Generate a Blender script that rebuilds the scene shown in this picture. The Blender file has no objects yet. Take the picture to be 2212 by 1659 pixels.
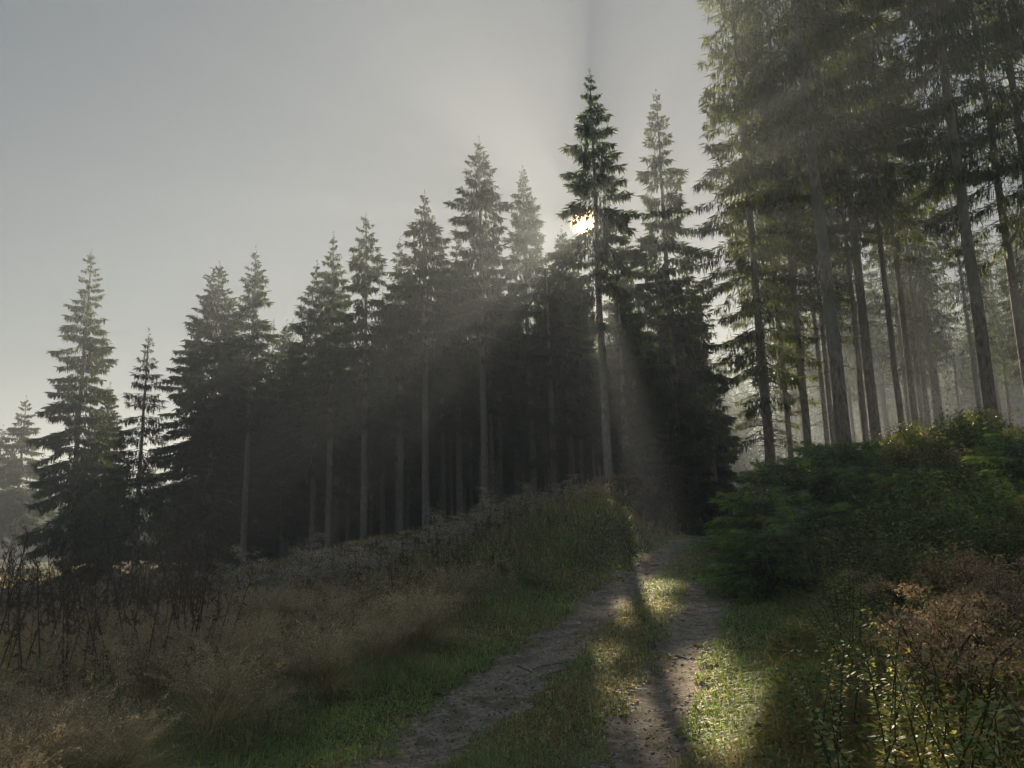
import bpy, math, random
import numpy as np
from mathutils import Matrix, Vector

SC = bpy.context.scene
COL = SC.collection
rng = np.random.default_rng(11)
random.seed(5)

# ------------------------------------------------------------------ camera
FPX = 1640.0                                   # focal length in units of a 2212 px wide frame
PITCH, ROLL = math.radians(10.3), math.radians(-1.5)
CAM = np.array([0.0, 0.0, 1.6])
cam_data = bpy.data.cameras.new('camera')
cam_data.sensor_width = 36.0
cam_data.lens = FPX / 2212 * 36.0
cam_data.clip_start = 0.05
cam_data.clip_end = 3000
cam = bpy.data.objects.new('camera', cam_data)
COL.objects.link(cam)
RM = Matrix.Rotation(math.pi / 2 + PITCH, 3, 'X') @ Matrix.Rotation(ROLL, 3, 'Z')
cam.matrix_world = Matrix.Translation(Vector(CAM)) @ RM.to_4x4()
SC.camera = cam
RN = np.array(RM)

def at(px, py, Y):
    """world point whose forward distance is Y on the sight line through (px, py) - used once, to survey the place"""
    d = RN @ np.array([(px - 1106) / FPX, -(py - 829.5) / FPX, -1.0])
    return CAM + d * (Y / d[1])

# ------------------------------------------------------------------ light
SUN_EL, SUN_AZ = math.radians(22.1), math.radians(6.1)
SUND = Vector((math.sin(SUN_AZ) * math.cos(SUN_EL), math.cos(SUN_AZ) * math.cos(SUN_EL), math.sin(SUN_EL)))
w = bpy.data.worlds.new('World'); SC.world = w; w.use_nodes = True
nt = w.node_tree; nt.nodes.clear()
sky = nt.nodes.new('ShaderNodeTexSky'); sky.sky_type = 'NISHITA'; sky.sun_disc = False
sky.sun_elevation = SUN_EL; sky.sun_rotation = SUN_AZ
sky.air_density = 1.0; sky.dust_density = 0.6; sky.ozone_density = 1.5; sky.altitude = 700
hs = nt.nodes.new('ShaderNodeHueSaturation'); hs.inputs['Saturation'].default_value = 1.25
bg = nt.nodes.new('ShaderNodeBackground'); bg.inputs['Strength'].default_value = 0.046
wo = nt.nodes.new('ShaderNodeOutputWorld')
nt.links.new(sky.outputs[0], hs.inputs['Color']); gm = nt.nodes.new('ShaderNodeGamma'); gm.inputs['Gamma'].default_value = 0.38   # a hazy morning sky is flatter than a clear one
nt.links.new(hs.outputs[0], gm.inputs[0]); 
# the sun's disc itself, half a degree wide, in the world at infinity
tc = nt.nodes.new('ShaderNodeTexCoord'); dp = nt.nodes.new('ShaderNodeVectorMath'); dp.operation = 'DOT_PRODUCT'; dp.inputs[1].default_value = SUND
nt.links.new(tc.outputs['Generated'], dp.inputs[0])
gt_ = nt.nodes.new('ShaderNodeMapRange'); gt_.interpolation_type = 'SMOOTHERSTEP'      # disc with a narrow aureole
gt_.inputs['From Min'].default_value = math.cos(math.radians(1.7)); gt_.inputs['From Max'].default_value = math.cos(math.radians(0.22))
pw_ = nt.nodes.new('ShaderNodeMath'); pw_.operation = 'POWER'; pw_.inputs[1].default_value = 9.0
nt.links.new(dp.outputs['Value'], gt_.inputs['Value']); nt.links.new(gt_.outputs[0], pw_.inputs[0])
mxs = nt.nodes.new('ShaderNodeMix'); mxs.data_type = 'RGBA'; mxs.inputs[7].default_value = (150, 92, 45, 1)
nt.links.new(pw_.outputs[0], mxs.inputs[0]); nt.links.new(gm.outputs[0], mxs.inputs[6]); nt.links.new(mxs.outputs[2], bg.inputs[0]); nt.links.new(bg.outputs[0], wo.inputs[0])
sl = bpy.data.lights.new('sun', 'SUN'); sl.energy = 5.0; sl.angle = math.radians(0.5); sl.color = (1.0, 0.83, 0.58)
so = bpy.data.objects.new('sun', sl); COL.objects.link(so)
so.rotation_euler = SUND.to_track_quat('Z', 'Y').to_euler()

SC.view_settings.view_transform = 'Standard'; SC.view_settings.look = 'None'
SC.view_settings.exposure = 1.2; SC.view_settings.gamma = 1.0
cy = SC.cycles
cy.use_denoising = True
cy.max_bounces = 6; cy.diffuse_bounces = 3; cy.glossy_bounces = 1; cy.transmission_bounces = 4
cy.volume_bounces = 0; cy.sample_clamp_indirect = 4.0
cy.caustics_reflective = False; cy.caustics_refractive = False
HAZE_D = 0.0026; HAZE_G = 0.42

# ------------------------------------------------------------------ materials
def mat(name, build):
    m = bpy.data.materials.new(name); m.use_nodes = True
    t = m.node_tree; t.nodes.clear()
    o = t.nodes.new('ShaderNodeOutputMaterial')
    build(t, o); return m

def N(t, typ, **kw):
    n = t.nodes.new(typ)
    for k, v in kw.items():
        if k in n.inputs: n.inputs[k].default_value = v
        else: setattr(n, k, v)
    return n

def leaf_mat(name, trans=0.35, rough=0.55, spec=0.3, tcol=(1.25, 1.15, 0.55)):
    """colour comes from the 'Col' attribute, which every element of foliage carries"""
    def b(t, o):
        a = N(t, 'ShaderNodeAttribute', attribute_name='Col')
        oi = N(t, 'ShaderNodeObjectInfo')
        h = N(t, 'ShaderNodeHueSaturation')
        mr = N(t, 'ShaderNodeMapRange'); mr.inputs['To Min'].default_value = 0.8; mr.inputs['To Max'].default_value = 1.2
        t.links.new(oi.outputs['Random'], mr.inputs['Value']); t.links.new(mr.outputs[0], h.inputs['Value'])
        t.links.new(a.outputs['Color'], h.inputs['Color'])
        p = N(t, 'ShaderNodeBsdfPrincipled', Roughness=rough)
        p.inputs['Specular IOR Level'].default_value = spec
        t.links.new(h.outputs[0], p.inputs['Base Color'])
        tr = N(t, 'ShaderNodeBsdfTranslucent')
        mx = N(t, 'ShaderNodeMix', data_type='RGBA', blend_type='MULTIPLY')
        mx.inputs[0].default_value = 1.0; mx.inputs[7].default_value = (*tcol, 1)
        t.links.new(h.outputs[0], mx.inputs[6]); t.links.new(mx.outputs[2], tr.inputs['Color'])
        ms = N(t, 'ShaderNodeMixShader'); ms.inputs[0].default_value = trans
        t.links.new(p.outputs[0], ms.inputs[1]); t.links.new(tr.outputs[0], ms.inputs[2])
        t.links.new(ms.outputs[0], o.inputs[0])
    return mat(name, b)

def noise_mat(name, c1, c2, scale, rough=0.85, bump=0.3, bscale=None, stretch=(1, 1, 1), c3=None, s3=1.0, spec=0.3, bdist=0.02):
    def b(t, o):
        tc = N(t, 'ShaderNodeTexCoord'); mp = N(t, 'ShaderNodeMapping'); mp.inputs['Scale'].default_value = stretch
        t.links.new(tc.outputs['Object'], mp.inputs[0])
        n = N(t, 'ShaderNodeTexNoise', Scale=scale, Detail=8.0, Roughness=0.65)
        t.links.new(mp.outputs[0], n.inputs['Vector'])
        cr = N(t, 'ShaderNodeValToRGB'); cr.color_ramp.elements[0].position = 0.35; cr.color_ramp.elements[1].position = 0.65
        cr.color_ramp.elements[0].color = (*c1, 1); cr.color_ramp.elements[1].color = (*c2, 1)
        t.links.new(n.outputs[0], cr.inputs[0]); out = cr.outputs[0]
        if c3:
            n3 = N(t, 'ShaderNodeTexNoise', Scale=s3, Detail=4.0); t.links.new(mp.outputs[0], n3.inputs['Vector'])
            r3 = N(t, 'ShaderNodeValToRGB'); r3.color_ramp.elements[0].position = 0.45; r3.color_ramp.elements[1].position = 0.62
            t.links.new(n3.outputs[0], r3.inputs[0])
            mx = N(t, 'ShaderNodeMix', data_type='RGBA'); mx.inputs[7].default_value = (*c3, 1)
            t.links.new(r3.outputs[0], mx.inputs[0]); t.links.new(out, mx.inputs[6]); out = mx.outputs[2]
        p = N(t, 'ShaderNodeBsdfPrincipled', Roughness=rough); p.inputs['Specular IOR Level'].default_value = spec
        t.links.new(out, p.inputs['Base Color'])
        n2 = N(t, 'ShaderNodeTexNoise', Scale=bscale or scale * 2, Detail=6.0); t.links.new(mp.outputs[0], n2.inputs['Vector'])
        bp = N(t, 'ShaderNodeBump', Strength=bump, Distance=bdist); t.links.new(n2.outputs[0], bp.inputs['Height'])
        t.links.new(bp.outputs[0], p.inputs['Normal']); t.links.new(p.outputs[0], o.inputs[0])
    return mat(name, b)

M_NEEDLE = leaf_mat('spruce_needles', trans=0.38, rough=0.6, tcol=(1.7, 1.75, 0.5))
M_LEAF = leaf_mat('leaves', trans=0.4, rough=0.5, spec=0.4)
M_GRASS = leaf_mat('grass_blades', trans=0.4, rough=0.5, spec=0.4, tcol=(1.2, 1.1, 0.6))
M_DRY = leaf_mat('dry_plants', trans=0.3, rough=0.7, spec=0.2, tcol=(1.1, 1.0, 0.8))
M_BARK = noise_mat('bark', (0.12, 0.1, 0.09), (0.36, 0.315, 0.28), 11, bump=0.8, bscale=22, stretch=(1, 1, 0.35), c3=(0.2, 0.21, 0.17), s3=1.2, bdist=0.03)
M_TWIG = noise_mat('dead_twig_wood', (0.12, 0.10, 0.085), (0.2, 0.17, 0.15), 12)
M_SOIL = noise_mat('forest_soil', (0.08, 0.062, 0.042), (0.14, 0.11, 0.07), 3.0, bump=0.6, bscale=14, c3=(0.09, 0.11, 0.05), s3=0.5)
M_GRAVEL = noise_mat('gravel_soil', (0.19, 0.15, 0.12), (0.48, 0.41, 0.34), 22, bump=0.6, bscale=40, c3=(0.2, 0.17, 0.12), s3=4.5, rough=0.95, spec=0.1, bdist=0.02)
M_PEBBLE = leaf_mat('pebbles', trans=0.0, rough=0.75, spec=0.3)
M_STONE = noise_mat('field_stone', (0.22, 0.22, 0.215), (0.4, 0.4, 0.39), 10, bump=0.6, c3=(0.14, 0.16, 0.1), s3=4)
M_WOOD = noise_mat('weathered_wood', (0.22, 0.2, 0.18), (0.42, 0.39, 0.35), 14, stretch=(1, 1, 0.2), bump=0.5)

# ------------------------------------------------------------------ mesh building
class G:
    def __init__(s): s.v = []; s.f = []; s.c = []; s.n = 0
    def add(s, verts, faces, col, mi=0):
        verts = np.asarray(verts, np.float32).reshape(-1, 3); faces = np.asarray(faces, np.int64)
        col = np.asarray(col, np.float32)
        if col.ndim == 1: col = np.broadcast_to(col, (len(verts), 3))
        s.v.append(verts); s.c.append(col); s.f.append((faces + s.n, mi)); s.n += len(verts)
    def build(s, name, mats, parent=None, smooth=False):
        me = bpy.data.meshes.new(name)
        V = np.concatenate(s.v); Cc = np.concatenate(s.c)
        me.vertices.add(len(V)); me.vertices.foreach_set('co', V.ravel())
        L = np.concatenate([f.ravel() for f, _ in s.f]); cnt = np.concatenate([np.full(len(f), f.shape[1]) for f, _ in s.f])
        mi = np.concatenate([np.full(len(f), m) for f, m in s.f])
        me.loops.add(len(L)); me.loops.foreach_set('vertex_index', L.astype(np.int32))
        me.polygons.add(len(cnt)); st = np.concatenate([[0], np.cumsum(cnt)[:-1]])
        me.polygons.foreach_set('loop_start', st.astype(np.int32))
        try: me.polygons.foreach_set('loop_total', cnt.astype(np.int32))
        except Exception: pass
        me.polygons.foreach_set('material_index', mi.astype(np.int32))
        if smooth: me.polygons.foreach_set('use_smooth', np.ones(len(cnt), bool))
        a = me.color_attributes.new('Col', 'FLOAT_COLOR', 'POINT')
        a.data.foreach_set('color', np.concatenate([Cc, np.ones((len(Cc), 1), np.float32)], 1).ravel())
        for m in (mats if isinstance(mats, (list, tuple)) else [mats]): me.materials.append(m)
        me.update(calc_edges=True); me.validate()
        o = bpy.data.objects.new(name, me); COL.objects.link(o)
        if parent: o.parent = parent
        return o

def unit(v): return v / np.maximum(np.linalg.norm(v, axis=-1, keepdims=True), 1e-9)

def diamonds(g, base, d, ln, wd, col, r, mi=0, fold=None):
    """elongated 4-point leaves: base point, unit direction, length, width; colour per element"""
    n = len(base); d = unit(d)
    rv = r.normal(size=(n, 3)) if fold is None else fold
    side = unit(np.cross(d, rv)) * (wd / 2)[:, None]
    mid = base + d * (ln * 0.42)[:, None]
    V = np.stack([base, mid + side, base + d * ln[:, None], mid - side], 1)
    F = np.arange(n * 4).reshape(n, 4)
    g.add(V, F, np.repeat(col, 4, axis=0), mi)

def tubes(g, paths, rad, sides, col, mi=0):
    """paths (N,K,3), rad (N,K)"""
    paths = np.asarray(paths, float); rad = np.asarray(rad, float); n, k, _ = paths.shape
    t = np.gradient(paths, axis=1); t = unit(t)
    ref = np.where(np.abs(t[..., 2:3]) > 0.9, np.array([1.0, 0, 0]), np.array([0, 0, 1.0]))
    a = unit(np.cross(t, ref)); b = np.cross(t, a)
    ang = np.arange(sides) * 2 * math.pi / sides
    V = paths[:, :, None] + rad[:, :, None, None] * (a[:, :, None] * np.cos(ang)[None, None, :, None] + b[:, :, None] * np.sin(ang)[None, None, :, None])
    i = np.arange(n)[:, None, None] * k * sides; j = np.arange(k - 1)[None, :, None] * sides; q = np.arange(sides)[None, None, :]
    q2 = (q + 1) % sides
    F = np.stack([i + j + q, i + j + q2, i + j + sides + q2, i + j + sides + q], -1).reshape(-1, 4)
    g.add(V, F, col, mi)

def blades(g, base, h, wd, lean, col, r, mi=0, curl=1.0):
    """grass blades with three segments, bending over towards a random side"""
    n = len(base); az = r.uniform(0, 2 * math.pi, n)
    ld = np.stack([np.cos(az), np.sin(az), np.zeros(n)], 1); sd = np.stack([-np.sin(az), np.cos(az), np.zeros(n)], 1)
    V = []
    for s, wf in ((0, 0.8), (0.4, 1.0), (0.75, 0.7)):
        c = base + ld * (lean * h * s ** (1 + curl))[:, None] + np.array([0, 0, 1.0]) * (h * (s - 0.45 * np.minimum(lean, 1.4) * s ** 2.5))[:, None]
        V += [c + sd * (wd * wf / 2)[:, None], c - sd * (wd * wf / 2)[:, None]]
    V.append(base + ld * (lean * h)[:, None] + np.array([0, 0, 1.0]) * (h * (1 - 0.45 * np.minimum(lean, 1.4)))[:, None])
    V = np.stack(V, 1); i = np.arange(n)[:, None] * 7
    F4 = np.concatenate([i + [0, 1, 3, 2], i + [2, 3, 5, 4]]); F3 = i + [4, 5, 6]
    k = g.n
    g.add(V, F4, np.repeat(col, 7, axis=0), mi)
    g.f.append((F3 + k, mi))

def ss(a, b, x):
    t = np.clip((x - a) / (b - a), 0, 1); return t * t * (3 - 2 * t)

def vnoise(x, y, s, seed=0):
    """smooth value noise, 0..1"""
    x = np.asarray(x, float) / s + seed * 17.3; y = np.asarray(y, float) / s + seed * 9.1
    xi = np.floor(x).astype(int); yi = np.floor(y).astype(int); fx = x - xi; fy = y - yi
    def h(a, b):
        v = np.sin(a * 127.1 + b * 311.7 + seed * 74.7) * 43758.5453; return v - np.floor(v)
    fx = fx * fx * (3 - 2 * fx); fy = fy * fy * (3 - 2 * fy)
    return (h(xi, yi) * (1 - fx) + h(xi + 1, yi) * fx) * (1 - fy) + (h(xi, yi + 1) * (1 - fx) + h(xi + 1, yi + 1) * fx) * fy

# ------------------------------------------------------------------ terrain
SL = 0.335; CS = 0.948
def U(x, y): return ((x + 0.1) - SL * (y - 5.4)) * CS          # distance sideways from the middle of the track
def rutp(u): return np.exp(-((u - 0.73) / 0.3) ** 2) + np.exp(-((u + 0.72) / 0.32) ** 2)
def Hs(x, y):
    u = U(x, y)
    z = 0.062 * np.clip(y - 6, 0, 16.5) - 0.02 * np.clip(y - 22.5, 0, 20)
    z = z - 2.6 * ss(0, 14, -u - 1.5) * ss(6, 20, y)
    z = z + 3.4 * ss(-30, -12, u) * (1 - ss(-5, -1.2, u)) * ss(24, 38, y)
    z = z + 1.25 * np.exp(-((x - 2.2) / np.where(x > 2.2, 1.7, 3.2)) ** 2 - ((y - 20) / 4.5) ** 2) * (1 - ss(-2.2, -1.1, u))
    z = z + 2.25 * ss(0, 4.6, u - 1.3) * ss(8, 22, y) + 0.35 * ss(0, 4, u - 1.2) * ss(1, 8, y)
    z = z + 0.08 * np.clip(y - 25, 0, 60) * ss(1, 7, u - 1.3)
    return z
def H(x, y):
    x = np.asarray(x, float); y = np.asarray(y, float); u = U(x, y)
    near = np.exp(-(np.hypot(x, y) / 30) ** 2)
    z = Hs(x, y) - 0.055 * rutp(u) * ss(60, 40, y)
    z = z + (vnoise(x, y, 3.1, 1) - 0.5) * 0.3 * np.clip(np.abs(u) - 1.2, 0, 3) / 3 + (vnoise(x, y, 0.9, 2) - 0.5) * 0.06 * near * ss(0, 0.5, np.minimum(np.abs(u - 0.73), np.abs(u + 0.72)) - 0.2)
    return z
def Hf(x, y): return float(H(x, y))

def warp(n, a, b, c, p=2.2):
    t = np.linspace(-1, 1, n); return c + np.where(t < 0, -np.abs(t) ** p * (c - a), np.abs(t) ** p * (b - c))
gx = warp(420, -230, 230, 2, 2.6); gy = warp(420, -60, 320, 10, 2.6)
X, Y = np.meshgrid(gx, gy)
V = np.stack([X, Y, H(X, Y) - 0.035 * ((np.abs(U(X, Y) - 0.73) < 0.34) | (np.abs(U(X, Y) + 0.72) < 0.38)) * (Y < 33)], -1).reshape(-1, 3)
ny, nx = X.shape
i = (np.arange(ny - 1)[:, None] * nx + np.arange(nx - 1)[None]).ravel()
g = G(); g.add(V, np.stack([i, i + 1, i + nx + 1, i + nx], 1), (0.1, 0.1, 0.1))
ground = g.build('ground', M_SOIL, smooth=True); ground['kind'] = 'structure'

def rut(uc, hw, seed):
    yy = np.arange(-3, 34, 0.08); k = np.linspace(-1, 1, 13)
    xc = -0.1 + SL * (yy - 5.4)
    e1 = hw * (0.95 + 0.5 * (vnoise(yy, 0, 0.5, seed) - 0.5) + 0.4 * (vnoise(yy, 0, 0.17, seed + 3) - 0.5))
    uu = uc + k[None] * e1[:, None]
    x = xc[:, None] + uu / CS; y2 = np.broadcast_to(yy[:, None], x.shape)
    z = H(x, y2) + 0.016 - 0.022 * np.abs(k[None]) ** 4 + (vnoise(x, y2, 0.07, seed) - 0.5) * 0.006
    g = G(); n, m = x.shape; i = (np.arange(n - 1)[:, None] * m + np.arange(m - 1)[None]).ravel()
    g.add(np.stack([x, y2, z], -1).reshape(-1, 3), np.stack([i, i + 1, i + m + 1, i + m], 1), (0.2, 0.2, 0.2))
    o = g.build('gravel_track', M_GRAVEL, smooth=True); o['kind'] = 'structure'
rut(-0.72, 0.5, 4); rut(0.73, 0.45, 9)

# ------------------------------------------------------------------ tagging, copying
def tag(o, label=None, cat=None, group=None, kind=None):
    if label: o['label'] = label
    if cat: o['category'] = cat
    if group: o['group'] = group
    if kind: o['kind'] = kind
    return o
def empty(name, loc=(0, 0, 0)):
    o = bpy.data.objects.new(name, None); o.location = loc; COL.objects.link(o); return o
def copy_tree(o, parent=None):
    c = o.copy(); COL.objects.link(c)
    if parent: c.parent = parent
    for ch in list(o.children): copy_tree(ch, c)
    return c

# ------------------------------------------------------------------ spruces
def spruce_parts(seed, Ht, cb, R, root, rb=0.2, sp=0.42, nb=6, el=0.34, ew=0.075, dens=26, droop=0.3, cone=0.7, pw=0.85,
                 hang=0.6, miss=0.12, dead=24, up=0.9, col=(0.05, 0.075, 0.042), lowthin=0.35, sides=9, gap=False):
    r = np.random.default_rng(seed)
    # trunk
    zs = np.concatenate([[-0.6, 0, 0.25, 0.8], np.linspace(min(2, Ht * 0.5), Ht - 0.1, 16)]) if Ht > 3 else np.concatenate([[-0.3], np.linspace(0, Ht, 12)])
    wob = np.cumsum(r.normal(0, 0.012, (len(zs), 2)), axis=0) * (Ht / 20); wob -= wob[1]
    def axis(z): return np.stack([np.interp(z, zs, wob[:, 0]), np.interp(z, zs, wob[:, 1]), z], -1)
    rad = rb * (1 - np.clip(zs, 0, Ht) / Ht) ** 0.8 + 0.012; rad[0] *= 1.35; rad[1] *= 1.3; rad[2] *= 1.12
    if Ht < 4: rad = rb * (1 - 0.9 * np.clip(zs, 0, Ht) / Ht)
    gt = G(); tubes(gt, axis(zs)[None], rad[None], sides, (0.2, 0.17, 0.15))
    if dead:
        z = r.uniform(0.12 * Ht, max(cb + 0.15 * Ht, 0.2 * Ht), dead); az = r.uniform(0, 2 * math.pi, dead); L = r.uniform(0.3, 1.0, dead) * min(1.4, R)
        s = np.linspace(0, 1, 5)[None]
        c = axis(z)
        P = np.stack([c[:, 0:1] + np.cos(az)[:, None] * L[:, None] * s, c[:, 1:2] + np.sin(az)[:, None] * L[:, None] * s,
                      c[:, 2:3] + L[:, None] * (r.uniform(-.35, .3, dead)[:, None] * s - 0.25 * s ** 2)], -1)
        tubes(gt, P, np.broadcast_to(0.016 * (1 - 0.75 * s), (dead, 5)), 3, (0.2, 0.17, 0.15), 1)
    trunk = gt.build('trunk', [M_BARK, M_TWIG], root, smooth=True)
    # branches
    B = []
    z = Ht - 0.25
    while z > cb:
        t = (Ht - z) / (Ht - cb)
        k = nb if t > 0.08 else max(3, nb - 2)
        a0 = r.uniform(0, 6.28)
        wf = r.uniform(0.75, 1.12)
        for q in range(k):
            if r.random() < miss + lowthin * max(0, t - 0.7) / 0.3: continue
            prof = min(1.0, (t / cone)) ** pw * (1 - 0.25 * max(0, t - 0.8) / 0.2)
            L = (R * prof * wf * r.uniform(0.68, 1.12)) + 0.12
            B.append((z + r.uniform(-0.22, 0.22) * sp, a0 + q * 6.283 / k + r.uniform(-.3, .3), L, t))
        z -= sp * r.uniform(0.75, 1.25) * (0.65 + 0.35 * min(1, t * 4))
    B = np.array(B); z0, az, L, t = B.T; n = len(B)
    el0 = np.interp(t, [0, 0.12, 0.35, 1], [up, up * 0.45, 0.05, -0.28]) + r.normal(0, 0.07, n)
    dr = droop * (0.35 + 0.65 * np.clip(t * 2, 0, 1)) * r.uniform(0.7, 1.3, n)
    out = np.stack([np.cos(az), np.sin(az), 0 * az], 1); lat = np.stack([-np.sin(az), np.cos(az), 0 * az], 1)
    root0 = axis(z0)
    def bp(idx, s):
        p = root0[idx] + out[idx] * (L[idx] * s * np.cos(el0[idx]))[:, None]
        p[:, 2] += L[idx] * (np.sin(el0[idx]) * s - dr[idx] * s ** 1.7 + 0.5 * dr[idx] * s ** 4)
        return p
    gc = G()
    s = np.linspace(0, 0.95, 5)
    P = np.stack([bp(np.arange(n), np.full(n, q)) for q in s], 1)
    tubes(gc, P, (0.010 + 0.007 * L)[:, None] * (1 - 0.8 * s)[None], 3, (0.1, 0.08, 0.065), 1)
    cnt = np.maximum(3, (dens * L * (0.5 + 0.28 * L)).astype(int))
    idx = np.repeat(np.arange(n), cnt); m = len(idx)
    s = 0.12 + 0.9 * r.random(m) ** 0.75
    sg = r.choice([-1.0, 1.0], m); lw = (0.34 * L[idx] * (1.05 - s) * np.minimum(1, s * 3) + 0.04) * r.random(m) ** 0.8
    p = bp(idx, s) + lat[idx] * (sg * lw)[:, None]
    p[:, 2] -= lw * 0.35 * r.random(m) + r.uniform(0, 0.05, m)
    isl = r.random(m) < hang
    d = np.where(isl[:, None], np.array([0, 0, -1.0]) + 0.16 * r.normal(size=(m, 3)) + 0.12 * out[idx],
                 out[idx] * 0.8 + lat[idx] * (sg * r.uniform(0.1, 0.8, m))[:, None] + np.array([0, 0, 1]) * r.uniform(-0.55, 0.1, m)[:, None])
    topf = np.clip(t[idx] * 5, 0.45, 1)
    ln = el * r.uniform(0.5, 1.5, m) * topf; wd = ew * r.uniform(0.6, 1.4, m)
    if gap:      # the hole in this crown through which the sun is seen
        q = p + np.array(root.location) - CAM; sd_ = np.array(SUND); dd = np.linalg.norm(q - (q @ sd_)[:, None] * sd_, axis=1)
        kp = ((dd > 0.36) | (r.random(m) < 0.14)) & ((dd > 0.9) | (r.random(m) < 0.6)); p, d, ln, wd, idx, s, m = p[kp], d[kp], ln[kp], wd[kp], idx[kp], s[kp], int(kp.sum())
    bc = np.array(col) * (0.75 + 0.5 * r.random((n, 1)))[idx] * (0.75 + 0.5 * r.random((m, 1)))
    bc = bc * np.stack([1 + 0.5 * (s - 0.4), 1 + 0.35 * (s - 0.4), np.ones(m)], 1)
    diamonds(gc, p, d, ln, wd, bc, r)
    # leader
    k = 26; zz = Ht + 0.35 - r.random(k) ** 1.5 * 1.3
    a = r.uniform(0, 6.28, k); diamonds(gc, axis(zz), np.stack([np.cos(a) * .8, np.sin(a) * .8, 0.5 + 0 * a], 1), (0.07 + 0.2 * np.clip(Ht + 0.35 - zz, 0, 1)) * (1 if Ht > 4 else .5), np.full(k, 0.05 if Ht > 4 else .03), np.tile(np.array(col), (k, 1)), r)
    crown = gc.build('crown', [M_NEEDLE, M_TWIG], root)
    return root

def place(name, seed, top, Yd, label, cb=0.35, Rw=2.0, group=None, cat='tree', **kw):
    p = at(top[0], top[1], Yd); z = Hf(p[0], p[1]) - 0.1
    Ht = p[2] - z
    root = empty(name, (p[0], p[1], z)); tag(root, label, cat, group)
    spruce_parts(seed, Ht, cb * Ht, Rw, root, **kw)
    return root
def reuse(src, x, y, sc, rz, label, group=None, zs=1.0):
    o = copy_tree(src); o.location = (x, y, Hf(x, y) - 0.15); o.scale = (sc, sc, sc * zs); o.rotation_euler = (0, 0, rz)
    o['label'] = label
    if group: o['group'] = group
    elif 'group' in o: del o['group']
    return o

GL = 'spruces along the shaded forest edge'
sparse = dict(sp=0.62, nb=7, dens=100, hang=0.6, el=0.34, ew=0.072, miss=0.14, droop=0.34, pw=0.8, cone=0.8, up=0.6, col=(0.036, 0.056, 0.042))
dense = dict(sp=0.42, nb=8, dens=75, hang=0.5, el=0.32, ew=0.08, miss=0.02, droop=0.3, lowthin=0.1, pw=0.8, up=0.6, col=(0.034, 0.052, 0.042))
FR = [
 # top px, distance, crown base, radius, style, label
 ((197, 550), 50, 0.12, 2.5, 'sparse', 'tall airy spruce with see-through tiers, tallest of the group at the left of the photo'),
 ((238, 835), 54, 0.02, 2.4, 'dense', 'dark dense spruce filling in just behind the tall airy spruce on the left'),
 ((320, 722), 36, 0.16, 1.8, 'thin', 'slender small spruce with a bare lower trunk standing alone between two dark groups'),
 ((476, 573), 50, 0.03, 3.5, 'dense', 'broad solid dark spruce branched to the ground, left end of the long forest edge'),
 ((548, 541), 48, 0.42, 2.3, 'sparse', 'tall spruce with pale bare lower trunk next to the broad solid one'),
 ((686, 572), 47, 0.3, 2.6, 'sparse', 'spruce with wide stepped left-hand tiers right of the notch in the forest edge'),
 ((720, 512), 45, 0.4, 2.0, 'sparse', 'narrow pointed spruce rising just above its wide stepped neighbour'),
 ((792, 470), 43, 0.38, 2.3, 'sparse', 'spruce with flared umbrella-like tiers on a pale straight trunk'),
 ((865, 520), 45, 0.4, 1.8, 'sparse', 'short thin spruce top between two taller pointed ones'),
 ((916, 422), 41, 0.42, 2.2, 'sparse', 'pointed spruce with dark top above a bright bare trunk'),
 ((1033, 307), 40, 0.36, 2.6, 'sparse', 'tall spruce with drooping ragged tiers, left of the hazy top'),
 ((1132, 365), 48, 0.3, 2.5, 'sparse', 'hazy sunlit spruce top set back behind the edge left of the sun'),
 ((1274, 163), 35, 0.36, 2.0, 'tallc', 'tallest spruce with the sun shining through its crown'),
 ((1416, 203), 38, 0.1, 2.3, 'full', 'tall spruce right of the sun tree washed by light beams'),
 ((985, 500), 46, 0.35, 1.9, 'sparse', 'low thin spruce top left of the drooping ragged one'),
 ((1215, 500), 44, 0.3, 1.9, 'dense', 'dark spruce directly behind the left side of the sun tree'),
 ((1350, 500), 45, 0.12, 2.3, 'full', 'hazy spruce filling the space between the sun tree and its right neighbour'),
 ((1480, 540), 43, 0.05, 1.6, 'open', 'backlit spruce below the right shoulder of the beam-washed tree'),
 ((1512, 610), 41, 0.05, 1.5, 'open', 'ragged last spruce of the shaded edge beside the bright track gap'),
 ((1335, 640), 41, 0.08, 1.8, 'layer', 'low loosely tiered spruce added right of the bare sun tree trunk to split the light shaft'),  # extra tree, put in so its tiers break the broad sun shaft into rays
 ((1180, 560), 43, 0.15, 1.9, 'layer', 'low loosely tiered spruce left of the sun tree'),
 ((620, 700), 52, 0.2, 2.2, 'dense', 'low dark spruce filling the notch in the forest edge'),
 ((58, 862), 72, 0.25, 2.6, 'sparse', 'hazy pointed spruce of the far grove at the left picture border'),
 ((5, 925), 75, 0.25, 2.6, 'sparse', 'hazy spruce cut by the left picture border'),
]
front = []
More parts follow.
